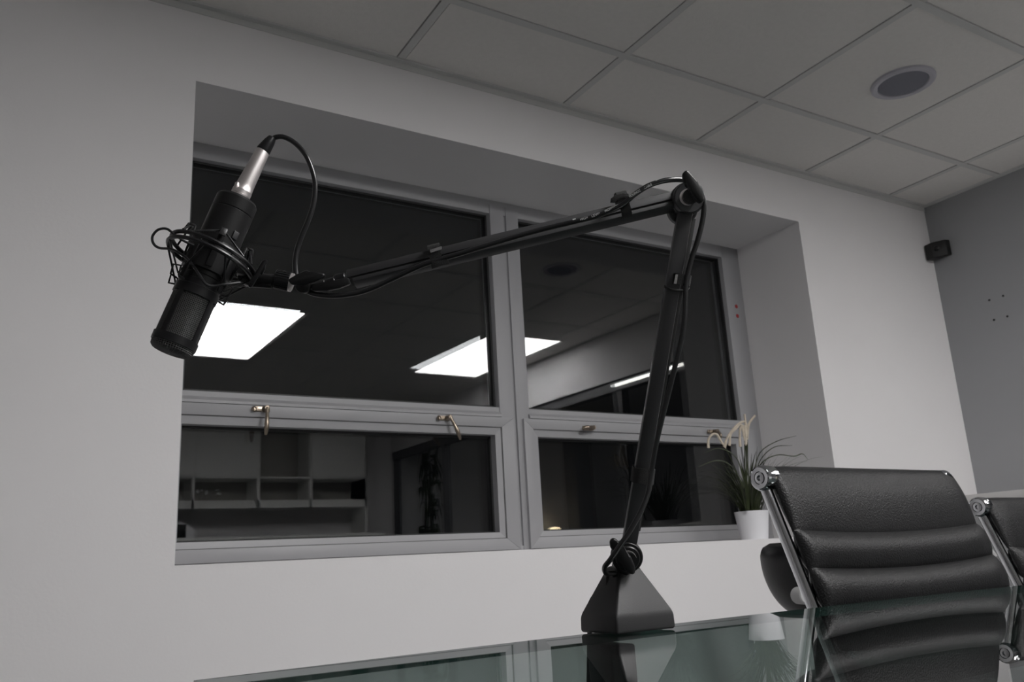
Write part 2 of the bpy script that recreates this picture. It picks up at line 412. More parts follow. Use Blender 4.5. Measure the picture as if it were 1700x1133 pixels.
handle(.652, 1.306, -.05, sashes[0]); handle(1.236, 1.304, .40, sashes[0]); handle(1.805, 1.291, -1.50, sashes[1], .055); handle(2.405, 1.298, .1, sashes[1], .03)
for z in (1.842, 1.800):
    r = MB(); r.lathe([(.0001, .0012), (.008, .0010), (.009, 0)], WP(2.645, DEP, z), WP(0, -1, 0)-WP(0, 0, 0), 10, False, False)
    r.build('red_mark', 'red_paint', win)['label'] = 'red paint dab'
# night outside: dark ground far below the sill
b = MB(); b.box((-4, 2.62, -.3), (8, 9, -.25)); struct(b.build('ground_outside', 'dark_room'))

# ------------------------------------------------------------------ black sensor in the ceiling corner
t = thing('wall_sensor', 'small black box sensor mounted high in the room corner', 'sensor', (XR, 2.09, 2.10))
b = MB(); b.plate([V((XR, 2.132, 2.137)), V((3.525, 2.132, 2.130)), V((3.515, 2.095, 2.130)), V((3.55, 2.045, 2.134)), V((XR, 2.045, 2.137))], V((0, 0, -.072)), .004)
b.build('housing', 'sensor', t)
b = MB(); b.lathe([(.012, 0), (.010, .006), (.004, .009)], V((3.522, 2.075, 2.098)), V((-.75, -.6, -.1)), 16); b.build('lens', 'black_satin', t)

# ------------------------------------------------------------------ sideboard along the right wall
t = thing('sideboard', 'low grey sideboard with a pale worktop along the right wall', 'cabinet', (3.4, 1.5, 0))
b = MB(); b.box((3.195, .3, .974), (XR-.002, 2.118, 1.003), bev=.002); b.build('worktop', 'top_light', t)
b = MB(); b.box((3.23, .32, 0), (XR-.002, 2.115, .972)); b.build('body', 'side_grey', t)
for k in range(4):
    y0 = .34+k*.443; c = MB(); c.box((3.212, y0, .08), (3.23, y0+.437, .962), bev=.002); dd = c.build('door', 'side_grey', t)
c = MB(); c.box((-.004, -.004, -.022), (.004, .004, .022), Matrix.Translation((3.206, 1.893, .792)) @ Matrix.Rotation(math.radians(-28), 4, 'X'), .001)
c.build('door_handle', 'print_white', t)['label'] = 'small white pull'

# ------------------------------------------------------------------ back-wall units (seen mirrored in the left lower pane)
t = thing('wall_cabinet', 'pale wall cupboards over open cubbyholes, mirrored in the lower left pane', 'cabinet', (2.4, YB+.2, 1.4))
X = [.50, 1.05, 1.595, 2.15, 2.628, 3.16]; yb, yf = YB+.002, YB+.36
b = MB(); b.box((X[0], yb, 1.44), (X[-1], yf, 1.508)); b.box((X[0], yb, 1.70), (X[-1], yf, 1.715)); b.box((X[0], yb, 2.265), (X[-1], yf, 2.325))
for x in X: b.box((x-.012, yb, 1.44), (x+.012, yf, 2.29))
b.box((X[-1]-.012, yb, 0), (X[-1]+.02, yf, 2.32)); b.build('carcass', 'cab_white', t)
b = MB(); b.box((X[0], yb, 1.50), (X[-1], yb+.02, 2.28)); b.build('back_panel', 'cab_inner', t)
for k in range(5):
    if k == 3: continue
    b = MB(); b.box((X[k]+.004, yf, 1.712), (X[k+1]-.004, yf+.018, 2.268), bev=.002); b.build('door', 'cab_white', t)
t = thing('base_cabinet', 'low pale counter unit on the far side, under the wall cupboards', 'cabinet', (2.0, YB+.3, 0))
b = MB(); b.box((.5, YB+.40, 1.14), (3.17, YB+.8, 1.18)); b.build('worktop', 'cab_white', t)
b = MB(); b.box((.52, YB+.42, 0), (3.15, YB+.77, 1.138)); b.build('body', 'cab_inner', t)
for k in range(5):
    b = MB(); b.box((.53+k*.524, YB+.77, .08), (1.05+k*.524, YB+.788, 1.12), bev=.002); b.build('door', 'cab_white', t)
t = thing('monitor', 'black box-shaped monitor on the counter, mirrored at the lower left pane corner', 'monitor', (1.50, YB+.35, 1.18))
b = MB(); b.box((1.15, YB+.53, 1.19), (1.51, YB+.56, 1.30), bev=.003); b.build('screen', 'black_satin', t)
b = MB(); b.box((1.27, YB+.47, 1.18), (1.40, YB+.62, 1.192)); b.build('foot', 'black_satin', t)
b = MB(); b.grid(lambda u, v: V((1.35+.27*u, YB+.42+.06*math.sin(u*3), 1.18+v*(.175-.12*abs(u-.45)**1.3-.05*u))), 12, 6)
o = b.build('paper_sheet', 'paper'); so = o.modifiers.new('s', 'SOLIDIFY'); so.thickness = .002
tag(o, 'curled white paper sheet standing behind the black monitor', 'paper')
random.seed(9)
for k, (dx, dz, ww, hh) in enumerate(((.055, .085, .03, .03), (.10, .10, .012, .02), (.135, .075, .025, .035), (.225, .105, .03, .015), (.235, .07, .045, .022))):  # small highlights in the cubbyhole, modelled as white flecks
    b = MB(); b.plate([V((1.615+dx+ww*a, YB+.10, 1.512+dz+hh*c)) for a, c in ((0, 0), (1, -.1), (.8, .6), (.4, 1), (.1, .6))], V((0, .01, 0)))
    o = b.build('highlight_fleck', 'paper', t0 if False else None)
    o.location.z = 0
    tag(o, 'tiny white fleck standing in for a highlight in the mirrored cubbyhole', 'paper', 'highlight flecks in the cubbyhole')

# ------------------------------------------------------------------ tall plant beyond the partition and small lamp
random.seed(21)
t = thing('tall_plant', 'dark drooping leafy tall plant, dimly mirrored in the lower left pane', 'plant', (3.90, -2.86, 0))
b = MB(); b.lathe([(.12, 0), (.16, .02), (.19, .42), (.175, .42), (.17, .38)], V((3.90, -2.86, 0)), V((0,0,1)), 32); b.build('pot', 'sensor', t)
b = MB()
for k in range(5): b.tube([V((3.90+random.uniform(-.05, .05), -2.86+random.uniform(-.05, .05), .38)), V((3.90+random.uniform(-.06, .06), -2.86, 1.2)), V((3.90+random.uniform(-.10, .10), -2.86, 2.0+random.uniform(-.2, .15)))], .012, 6)
b.build('stem', 'leaf_dark', t)
b = MB()
for k in range(110):
    z = random.uniform(.7, 2.1); a = random.uniform(0, 6.28); L = random.uniform(.12, .19); ww = random.uniform(.014, .032)
    o0 = V((3.90+random.uniform(-.07, .07), -2.86+random.uniform(-.07, .07), z)); dr = V((math.cos(a), math.sin(a), 0)); sd = V((-math.sin(a), math.cos(a), 0))
    prev = None
    for q in range(6):
        s = q/5; p = o0+dr*L*.75*math.sin(s*1.4)+V((0,0,.10*math.sin(s*2)-L*1.1*s*s)); h = ww*math.sin(math.pi*min(.98, .06+s*.94))
        cur = [b.bm.verts.new(p-sd*h), b.bm.verts.new(p+sd*h)]
        if prev: b._f([prev[0], prev[1], cur[1], cur[0]])
        prev = cur
b.build('foliage', 'leaf_dark', t, recalc=False)
t = thing('table_lamp', 'small warm glowing lamp mirrored at the lower left of the right pane', 'lamp', (5.42, -2.9, 0))
b = MB(); b.lathe([(.09, 0), (.09, .02), (.015, .03), (.015, 1.15)], V((5.42, -2.9, 0)), V((0,0,1)), 24); b.build('stand', 'black_satin', t)
b = MB(); b.lathe([(.0001, 1.15), (.05, 1.16), (.06, 1.185), (.045, 1.205), (.0001, 1.21)], V((5.42, -2.9, 0)), V((0,0,1)), 24, False, False); b.build('shade', 'warm_emit', t)
t = thing('ceiling_light', 'unseen square panel light added to brighten the room beyond the glass partition', 'ceiling light', (4.9, -1.2, 2.5))  # unseen panel, added to brighten the corridor behind the partition
b = MB(); b.box((4.6, -1.5, 2.485), (5.2, -.9, 2.499)); b.build('diffuser', 'panel2', t)
b = MB(); b.box((4.58, -1.52, 2.488), (5.22, -.88, 2.4995)); b.build('frame', 'panel_rim', t)
t = thing('strip_light', 'long thin lit strip light mirrored in the upper right pane behind the arm', 'light', (XR, .86, 1.97))
b = MB(); b.box((XR+.001, .535, 1.956), (XR+.013, 1.19, 1.974)); b.build('tube', 'strip_emit', t)
b = MB(); b.box((XR+.001, .52, 1.974), (XR+.014, 1.20, 1.984)); b.build('housing', 'panel_rim', t)

# ------------------------------------------------------------------ glass table
TZ = .76
t = thing('conference_table', 'boat-shaped conference table with a dark greenish glass top', 'table', (1.3, .2, 0))
TC = (1.34, .22)
def edge(x): return .852-.040*(x-1.3)**2
out = []
N = 40
XA, XB = .162, 2.5
for i in range(N+1):
    x = XA+(XB-XA)*i/N; out.append(V((x, edge(x), TZ)))
for i in range(N+1):
    x = XB-(XB-XA)*i/N; out.append(V((x, .44-edge(x), TZ)))
b = MB(); tv = [b.bm.verts.new(p) for p in out]; lv = [b.bm.verts.new(p-V((0,0,.012))) for p in out]
f = b._f(tv); f.smooth = False; b.mi = 1; f2 = b._f(lv[::-1]); f2.smooth = False; b.mi = 2
for i in range(len(tv)):
    j = (i+1) % len(tv); q = b._f([tv[j], tv[i], lv[i], lv[j]])
if f.normal.z < 0 or True:
    b.bm.normal_update()
    if f.normal.z < 0: bmesh.ops.reverse_faces(b.bm, faces=b.bm.faces)
b.build('tabletop', ['table_glass', 'clear_under', 'glass_edge'], t, auto=30, recalc=False)
for x in (.75, 1.93):
    b = MB(); b.box((x-.14, .0, 0), (x+.14, .44, .03), bev=.004); b.box((x-.035, .12, .03), (x+.035, .32, .735), bev=.004); b.box((x-.1, .05, .735), (x+.1, .39, .747), bev=.002)
    b.build('pedestal', 'steel', t)

# ------------------------------------------------------------------ ribbed leather swivel chairs
def pad_pts(path, hw, seams, puff, thick, name, par, T, nu=48, p1=1.0, sag=.010):
    "leather sling along path [(y,z)...], half-width hw, seams at path lengths"
    Lc = [0]
    for a, c in zip(path, path[1:]): Lc.append(Lc[-1]+math.hypot(c[0]-a[0], c[1]-a[1]))
    tot = Lc[-1]
    def at(s):
        s = max(0, min(tot, s)); i = 0
        while i < len(path)-2 and Lc[i+1] < s: i += 1
        q = (s-Lc[i])/(Lc[i+1]-Lc[i]); a, c = path[i], path[i+1]
        d = V((0, c[0]-a[0], c[1]-a[1])).normalized()
        return V((0, a[0]+(c[0]-a[0])*q, a[1]+(c[1]-a[1])*q)), V((0, -d.z, d.y))
    sm = sorted(seams)
    def pf(s):
        lo = max([x for x in sm if x <= s+1e-9], default=0); hi = min([x for x in sm if x > s+1e-9], default=tot)
        q = (s-lo)/max(hi-lo, 1e-6); return abs(math.sin(math.pi*q))**.75
    cutsv = [x for x in sm if 0 < x < tot]; ks = [0]+cutsv+[tot]; vs_ = []
    for a, c in zip(ks, ks[1:]):
        m_ = max(4, int((c-a)/.0042))
        for q in range(m_): vs_.append(a+(c-a)*(.5-.5*math.cos(math.pi*q/m_))*.6+(c-a)*q/m_*.4)
    vs_.append(tot); nv = len(vs_)-1; b = MB()
    def fn(side):
        def g(u, v):
            s = vs_[int(round(v*nv))]; x = (u*2-1); x = math.sin(x*math.pi/2)*.35+x*.65
            ed = max(0, 1-abs(x)**60)**.5
            p, n = at(s + sag*(1-x*x)*min(1, s/.12)); pu = pf(s)
            h = (thick*.5*(.35+.65*ed) + puff*(p1 if s < ks[1] else 1)*pu*ed*(.60+.40*min(1, (1-abs(x))*6)))
            return T @ (V((x*hw, 0, 0)) + p + n*(-h if side else h))
        return g
    g1 = b.grid(fn(True), nu, nv); g2 = b.grid(fn(False), nu, nv, flip=True)
    for j in range(nv):
        b._f([g1[j][0], g1[j+1][0], g2[j+1][0], g2[j][0]]); b._f([g1[j][-1], g2[j][-1], g2[j+1][-1], g1[j+1][-1]])
    for i in range(nu):
        b._f([g1[0][i], g2[0][i], g2[0][i+1], g1[0][i+1]]); b._f([g1[-1][i], g1[-1][i+1], g2[-1][i+1], g2[-1][i]])
    return b.build(name, 'leather', par, auto=60)

def make_chair(loc, rz, dz, label, hw=.262):
    t = thing('conference_chair', label, 'chair', loc, rz, 'ribbed leather chairs around the glass table')
    T = PW(t)
    def L(x, y, z): return T @ V((x, y, z))
    top = .951+dz
    rail = [(0, top), (-.010, top-.03), (-.066, top-.20), (-.118, top-.36), (-.140, top-.43), (-.165, top-.468), (-.215, top-.488), (-.33, top-.492), (-.50, top-.487), (-.575, top-.480)]
    for sx in (-1, 1):
        b = MB(); b.tube([L(sx*(hw+.004), y+(.006 if z > top-.44 else .006*max(0, (y+.5)/.3)), z) for y, z in rail], .0092, 16, smooth=5)
        b.build('side_rail', 'chrome', t)
        for (y, z) in (rail[0], rail[-1]):
            b = MB(); o = L(sx*(hw-.010) if sx < 0 else hw-.034, y, z); ax = (L(sx, 0, 0)-L(0, 0, 0))
            b.lathe([(.012, 0), (.0200, .002), (.0205, .022), (.0190, .026), (.0165, .0275), (.0105, .0270), (.0098, .0240), (.0090, .0240), (.0088, .0275), (.0045, .0280), (.0042, .0245), (.0001, .0245)], o, ax, 40, True, False)
            b.build('end_cap', 'chrome', t)['label'] = 'chrome end cap with a socket bolt'
    for nm, (y, z) in (('top_bar', rail[0]), ('front_bar', rail[-1])):
        b = MB(); b.cyl(L(-hw+.01, y, z), L(hw-.01, y, z), .008, seg=16); b.build(nm, 'chrome', t)
    # back sling, rolled over the top bar
    x0 = -.010
    pth = [(.0185*math.cos(a)-.0, top+.0185*math.sin(a)) for a in [math.radians(d) for d in range(-60, 200, 20)]]
    yz = lambda z: -.0215+(z-top)*.33
    pb = [(yz(top-.015)+.0, top-.015)] + [(yz(z)+.004, z) for z in (top-.03, top-.08, top-.15, top-.22, top-.30, top-.38)] + [(-.165, top-.43), (-.195, top-.455)]
    yp = lambda z: -.0115+(z-top)*.33
    pad_pts([(.009*math.cos(math.radians(d)), top+.009*math.sin(math.radians(d))) for d in (-20, 10, 40, 70, 100, 130, 155)] + [(yp(z), z) for z in (top-.03, top-.06, top-.10, top-.15, top-.22, top-.30, top-.38)] + [(-.150, top-.43)],
            hw+.002, [.121, .181, .242, .303, .36, .41], .0150, .012, 'backrest', t, T, p1=.62)
    pad_pts([(-.165, top-.452), (-.20, top-.468), (-.30, top-.474), (-.45, top-.470), (-.565, top-.465)], hw*.955, [.0, .065, .13, .195, .26, .325, .40], .010, .012, 'seat', t, T, sag=0)
    b = MB(); b.box((-hw, -.40, top-.515), (hw, -.36, top-.498), T, .004); b.box((-hw, -.26, top-.515), (hw, -.22, top-.498), T, .004); b.box((-.05, -.40, top-.53), (.05, -.22, top-.512), T, .004)
    b.build('seat_spreader', 'steel', t)
    b = MB(); b.cyl(L(0, -.31, .10), L(0, -.31, top-.525), .018, seg=24); b.cyl(L(0, -.31, .09), L(0, -.31, .26), .027, seg=24); b.build('column', 'chrome', t)
    for k in range(5):
        a = 2*math.pi*k/5+.3; dx, dy = math.cos(a), math.sin(a)
        b = MB(); b.tube([L(dx*.02, -.31+dy*.02, .13), L(dx*.15, -.31+dy*.15, .115), L(dx*.27, -.31+dy*.27, .085)], [.022, .018, .012], 10); lg = b.build('leg', 'chrome', t)
        b = MB(); c = L(dx*.27, -.31+dy*.27, .026); s = (L(-dy, dx, 0)-L(0, 0, 0)).normalized()
        for q in (-1, 1): b.cyl(c+s*.006*q, c+s*.022*q, .026, seg=20, bev=.003)
        b.cyl(c, c+V((0,0,.06)), .006, seg=10); b.build('caster', 'black_satin', lg)
    return t
C1 = make_chair((1.322, .985, 0), math.radians(3.2), 0, 'ribbed black leather chair pushed up to the glass table, nearest the microphone stand')
C2 = make_chair((2.036, 1.068, 0), math.radians(3.2), -.048, 'ribbed black leather chair cut off by the right edge of the photo')

# ------------------------------------------------------------------ the black tub chair by the window wall
t = thing('armchair', 'black rounded armchair by the window wall, mostly hidden behind the ribbed chair', 'chair', (2.125, 1.66, 0))
b = MB()
ctr = V((2.125, 1.66, 0))
def shell(u, v):
    a = math.pi*(1.0*u) + math.pi*.0; a = math.radians(-20+400*0) + math.radians(220)*u - math.radians(0)
    a = math.radians(155) + math.radians(230)*u
    zz = .44+.418*v; wq = max(0, min(1, (zz-.655)/.16)); R = .17+.125*math.sqrt(1-(1-wq)**2)
    if v > .90: R -= .035*(1-math.sqrt(max(0, 1-((v-.90)/.1)**2)))
    return ctr+V((R*math.cos(a), R*.8*math.sin(a), zz))
g = b.grid(shell, 48, 40)
o = b.build('shell', 'leather_smooth', t, auto=80); md = o.modifiers.new('s', 'SOLIDIFY'); md.thickness = .045; md.offset = -1
md = o.modifiers.new('b', 'BEVEL'); md.width = .018; md.segments = 4; md.limit_method = 'ANGLE'
b = MB(); b.lathe([(.0001, .40), (.17, .40), (.20, .42), (.20, .48), (.17, .50), (.0001, .505)], ctr, V((0,0,1)), 40, False, False); b.build('seat', 'leather_smooth', t)
b = MB(); b.lathe([(.22, 0), (.22, .012), (.03, .03), (.025, .40)], ctr, V((0,0,1)), 36); b.build('pedestal', 'chrome', t)
b = MB(); q = P(1341, 990, 2.20); b.cyl(q, q+V((.02, .05, 0)), .022, seg=32, bev=.003); b.build('hub', 'grey_plastic', t)['label'] = 'round grey plastic hub'

# ------------------------------------------------------------------ potted grass on the sill
random.seed(5)
pc = V((2.372, 2.262, Z0))
t = thing('potted_grass', 'ornamental grass with cream drooping blooms in a white pot on the window sill', 'potted plant', pc)
b = MB(); b.lathe([(.046, 0), (.048, .002), (.0605, .099), (.0605, .101), (.0575, .101), (.055, .085)], pc, V((0,0,1)), 48, True, False); b.build('pot', 'pot_white', t)
b = MB(); b.lathe([(.0001, .088), (.054, .086)], pc, V((0,0,1)), 32, False, False); b.build('soil', 'soil', t)
b = MB()
def blade(bb, o0, az, L, lean, droop, w0):
    dr = V((math.cos(az), math.sin(az), 0)); sd = V((-math.sin(az), math.cos(az), 0)); prev = None; p = o0.copy(); th = lean
    n = 12
    for q in range(n+1):
        s = q/n; h = w0*(1-s)**.6*(.6+.4*min(1, s*6)) + .0002
        cur = [bb.bm.verts.new(p-sd*h), bb.bm.verts.new(p+V((0,0,h*.5))-V((0,0,0))), bb.bm.verts.new(p+sd*h)]
        if prev:
            bb._f([prev[0], prev[1], cur[1], cur[0]]); bb._f([prev[1], prev[2], cur[2], cur[1]])
        prev = cur; th += droop/n*(.4+1.3*s); p = p+(dr*math.sin(th)+V((0,0,1))*math.cos(th))*L/n
        if p.y > 2.43: p.y = 2.43-(p.y-2.43)*.3
        if p.x > 2.67: p.x = 2.67
for k in range(190):
    a = random.uniform(0, 6.283); r = random.uniform(0, .04)
    blade(b, pc+V((r*math.cos(a), r*math.sin(a), .088)), a+random.uniform(-.5, .5), random.uniform(.14, .27), random.uniform(.03, .5), random.uniform(.2, 1.7), random.uniform(.0018, .0034))
for k, (az, L, le, dr) in enumerate(((-.25, .33, .45, 1.1), (-.6, .30, .35, 1.0), (-.45, .36, .55, .95), (-.9, .27, .6, .8), (3.3, .32, .5, 1.3), (3.5, .34, .35, 1.5), (-2.6, .33, .6, 1.1), (-2.3, .28, .5, 1.4))):
    blade(b, pc+V((.02*math.cos(az), .02*math.sin(az), .088)), az, L, le, dr, .0036)
for lst in ([(1250, 790), (1262, 752), (1290, 733), (1322, 724)], [(1252, 800), (1262, 765), (1285, 743), (1315, 740)], [(1249, 806), (1264, 770), (1290, 756), (1318, 758), (1332, 754), (1341, 763)], [(1238, 800), (1222, 760), (1195, 745), (1170, 752)], [(1236, 810), (1215, 775), (1190, 765), (1160, 775)]):
    b.tube([P(x, y, 3.03) for x, y in lst], [.0026]+[.0022]*(len(lst)-2)+[.0006], 5, smooth=5, flat=.4)
b.build('foliage', 'leaf', t, recalc=False)
tt = P(1243, 700, 2.98)
def px(lst, d): return [P(x, y, d) for x, y in lst]
DD = 3.03
for lst, rr in (([(1240, 800), (1243, 750), (1240, 715), (1232, 702), (1222, 712), (1212, 728), (1206, 745)], .0022),):
    pass
stalks = [
 [(1243, 846), (1240, 790), (1238, 740), (1238, 716), (1238, 706), (1236, 688)],
 [(1244, 846), (1242, 780), (1241, 730), (1243, 706), (1248, 697), (1254, 690)],
 [(1241, 846), (1239, 780), (1240, 725), (1238, 702), (1228, 703), (1218, 712), (1207, 728), (1203, 743)],
 [(1240, 846), (1237, 780), (1236, 730), (1230, 706), (1222, 712), (1213, 722), (1211, 740)],
 [(1240, 846), (1237, 790), (1237, 735), (1233, 708), (1229, 712), (1228, 728), (1229, 742)],
 [(1242, 846), (1240, 790), (1240, 735), (1236, 708), (1237, 712), (1238, 725), (1238, 738)],
 [(1238, 846), (1225, 790), (1205, 745), (1197, 733), (1190, 722), (1182, 722), (1176, 731), (1176, 744)],
]
for lst in stalks:
    n = len(lst); b = MB(); b.tube(px(lst[:3], DD), .0014, 6, smooth=5); st = b.build('flower_stalk', 'leaf', t)
    b = MB(); b.tube(px(lst[2:], DD), [.0022]+[.0040]*(n-4)+[.0052 if n > 6 else .0036], 8, smooth=6)
    b.build('bloom', 'cream', st)

# ------------------------------------------------------------------ boom arm microphone stand
st = thing('microphone_boom_stand', 'black desk microphone boom stand with a pyramid base clamped to the glass table', 'microphone stand', (.633, .812, TZ))
bz = TZ+.001; BX0, BX1, BY0, BY1 = .591, .676, .776, .846
apex = V((.6325, .811, TZ+.084)); 
b = MB()
lo = [V((BX0, BY0, bz)), V((BX1, BY0, bz)), V((BX1, BY1, bz)), V((BX0, BY1, bz))]
c0 = (lo[0]+lo[2])/2; c0.z = 0
def sc_(p, k, z): q = V((p.x, p.y, 0)); q = c0+(q-c0)*k; q.z = z; return q
r1 = [sc_(p, .985, bz) for p in lo]; r2 = [sc_(p, .975, bz+.018) for p in lo]; r3 = [sc_(p, .33, bz+.071) for p in lo]
vs = [[b.bm.verts.new(p) for p in r] for r in (r1, r2, r3)]
for a, c in zip(vs, vs[1:]):
    for i in range(4): b._f([a[i], a[(i+1) % 4], c[(i+1) % 4], c[i]])
b._f(vs[0][::-1]); b._f(vs[2])
for f in b.bm.faces: f.smooth = True
bmesh.ops.bevel(b.bm, geom=list(b.bm.edges), offset=.0035, segments=4, profile=.5, affect='EDGES')
b.build('base', 'base_plastic', st, auto=25)
b = MB(); b.box((.600, .80, TZ-.085), (.634, .846, TZ-.0125), bev=.003)
b.cyl(V((.616, .80, TZ-.06)), V((.616, .77, TZ-.06)), .006, seg=16)
b.build('clamp', 'black_plastic', st)
k0 = P(1003, 970, .985)
b = MB(); b.cyl(k0, k0+_r*.022-_f*.004, .0135, seg=28, bev=.003); b.build('clamp_knob', 'black_plastic', st)
# base knuckle
J0 = P(1041, 925, .958); J1 = P(1142, 330, .945); J2 = P(575, 466, .962)
fwd = -_f
b = MB(); b.cyl(apex-V((0,0,.014)), J0-V((0,0,.004)), .012, seg=24); b.cyl(J0-fwd*.011, J0+fwd*.004, .0175, seg=36, bev=.0015)
b.cyl(J0+fwd*.004, J0+fwd*.009, .0135, seg=36, bev=.001)
b.build('base_joint', 'black_plastic', st)
b = MB(); b.cyl(J0+fwd*.009, J0+fwd*.010, .0092, seg=30); b.build('washer', 'steel', st)
def outline(pts, d, th, nm, mt, bev=.0012, tilt=0, par=st):
    b = MB(); P0 = [P(x, y, d+tilt*(i/len(pts))) for i, (x, y) in enumerate(pts)]; b.plate(P0, fwd*th, bev); return b.build(nm, mt, par, auto=40)
b = MB()
c = J0+fwd*.010
b.cyl(c-fwd*.001, c+fwd*.006, .0086, seg=24)
wing = lambda x, y: P(x, y, .943)
b.plate([wing(*p) for p in ((1011, 897), (1017, 892), (1025, 896), (1032, 908), (1046, 922), (1053, 938), (1054, 950), (1048, 953), (1040, 948), (1030, 935), (1022, 920), (1012, 908))], fwd*.007, .002)
b.build('wing_knob', 'black_plastic', st, auto=50)
# lower arm
def arm(a, c, nm, w_, h_, up):
    b = MB(); b.obox(a, c, w_, h_, up, .0012); return b
upL = _f*1.0 + _r*(.35)
b = MB(); b.obox(P(1045, 900, .962), P(1137, 352, .951), .0160, .0150, fwd*1.0+_r*(-.05), .0014)
b.build('lower_arm', 'arm_paint', st)
b = MB(); b.obox(P(1051, 880, .966), P(1143, 362, .955), .0080, .0130, fwd*1.0+_r*(-.05), .0006, ow=.004, oh=-.004)
b.build('lower_arm_channel', 'sensor', st)
# elbow
b = MB(); b.cyl(J1-fwd*.018, J1+fwd*.000, .0185, seg=40, bev=.0015); b.cyl(J1-fwd*.001+_r*-.001, J1+fwd*.009, .0170, seg=40, bev=.001)
bb = J1-fwd*.024-_u*.010-_r*.003
b.cyl(bb, bb+fwd*.012, .0165, seg=36, bev=.001); b.build('elbow_joint', 'arm_paint', st)
b = MB(); b.cyl(J1+fwd*.009-_r*.002, J1+fwd*.0105-_r*.002, .0092, seg=30); b.build('washer', 'steel', st)
b = MB(); b.cyl(J1+fwd*.010, J1+fwd*.016, .0085, seg=24)
wd = .926
b.plate([P(x, y, wd) for x, y in ((1131, 290), (1137, 284), (1142, 287), (1157, 304), (1163, 318), (1168, 334), (1163, 339), (1158, 339), (1150, 329), (1142, 318), (1140, 308), (1133, 305))], fwd*.008, .002)
b.build('wing_knob', 'black_plastic', st, auto=50)
# upper arm
upv = V((0, 0, 1))
a0, a1 = P(573, 463, .962), P(1132, 328, .952)
ax_ = (a1-a0).normalized(); side = ax_.cross(upv).normalized()
b = MB(); b.obox(a0+ax_*.004, a1, .0150, .0105, upv*.95-side*.25, .0007, oh=.001); b.build('upper_arm', 'arm_paint', st)
b = MB(); b.obox(a0+ax_*.006, a1-ax_*.004, .0120, .004, upv*.95-side*.25, 0, oh=-.0058); b.build('upper_arm_channel', 'black_plastic', st)
b = MB(); b.obox(a0+ax_*.010, a1-ax_*.006, .0150, .0050, upv*.95-side*.25, .0006, oh=-.0092); b.build('upper_arm_lower_flange', 'arm_paint', st)
# head hinge
def C(pts, d, nm, mt, par=st, **k):
    b = MB(); 
    for (x1, y1, x2, y2, r) in pts: b.cyl(P(x1, y1, d), P(x2, y2, d), r*d/FPX, seg=28, bev=.0006)
    return b.build(nm, mt, par)
C([(556, 466, 574, 461, 9)], .960, 'ferrule', 'black_satin')
C([(535, 473, 557, 467, 7.5), (500, 476, 540, 474, 10)], .958, 'hinge_arm', 'black_plastic')
b = MB(); b.plate([P(x, y, .953) for x, y in ((548, 468), (580, 462), (583, 473), (566, 480), (545, 484), (520, 484), (515, 472))], fwd*.009, .0015); b.build('hinge_bracket', 'black_plastic', st)
b = MB(); hk = P(510, 476, .962); b.cyl(hk, hk+fwd*.022, .0085, seg=24, bev=.001)
b.plate([P(x, y, .944) for x, y in ((482, 464), (495, 457), (510, 449), (514, 450), (522, 455), (539, 454), (542, 459), (530, 466), (508, 474), (497, 475), (487, 474), (481, 468))], fwd*.008, .0018)
b.build('wing_knob', 'black_plastic', st, auto=50)
b = MB(); b.lathe([(.0075, 0), (.0105, .0006), (.0105, .0030), (.0075, .0036)], P(486, 470, .950), P(480, 468.5, .950)-P(486, 470, .950), 32); b.build('thread_ring', 'steel', st)

# ------------------------------------------------------------------ shock mount
sm = thing('shock_mount', 'black spider shock mount gripping the microphone at the end of the boom arm', 'shock mount', P(340, 433, .93))
b = MB(); ax0 = P(456, 463, .948); ax1 = P(482, 469, .950); da = ax1-ax0
b.lathe([(.0095, 0), (.0105, .0008), (.0108, da.length-.001), (.0100, da.length)], ax0, da, 36)
e1 = da.cross(_f).normalized(); e2 = da.normalized().cross(e1)
for k in range(24):
    a = 2*math.pi*k/24; o_ = (e1*math.cos(a)+e2*math.sin(a))
    b.obox(ax0+o_*.0106+da*.08, ax0+o_*.0110+da*.92, .0014, .0012, o_)
b.build('knurled_nut', 'black_satin', sm)
C([(424, 462, 458, 465, 9.0), (398, 458, 428, 461, 11), (404, 470, 452, 474, 6)], .945, 'neck', 'black_plastic', sm)
C([(405, 452, 416, 449, 9.5)], .938, 'pivot', 'black_satin', sm)
b = MB(); b.plate([P(x, y, .932) for x, y in ((411, 476), (414, 470), (434, 434), (439, 431), (443, 433), (441, 438), (420, 474), (415, 479))], fwd*.004+_r*.002, .001)
b.plate([P(x, y, .935) for x, y in ((430, 452), (438, 437), (443, 434), (441, 448), (436, 458))], fwd*.004, .001); b.build('wing_screw', 'black_satin', sm)
mb0 = P(281.5, 587, .905); mt0 = P(395, 332, .958)
MA = (mt0-mb0).normalized(); ML = (mt0-mb0).length
def mp(h, r=0, a=0):
    e1 = MA.cross(_f).normalized(); e2 = MA.cross(e1).normalized()   # e1 sideways, e2 towards/away from the viewer
    return mb0+MA*(h*ML)+(e1*math.cos(a)+e2*math.sin(a))*r
MR = .0228
e1 = MA.cross(_f).normalized(); SD = -e1 if e1.dot(_r) < 0 else e1
rc = mp(.60)
RA = (MA*1.0 + SD*.05 + _f*.10).normalized()
for h, RR, rr, nm in ((.0035, .0470, .0024, 'outer_hoop'), (-.0035, .0475, .0024, 'outer_hoop')):
    b = MB(); b.ring(rc+RA*h, RA, RR, rr, 64, 8); b.build(nm, 'black_satin', sm)
b = MB(); b.lathe([(MR+.0012, -.019), (MR+.0032, -.018), (MR+.0034, .014), (MR+.0030, .016), (MR+.0012, .0165), (MR+.0012, -.019)], rc, MA, 48, False, False); b.build('inner_cradle', 'black_plastic', sm)
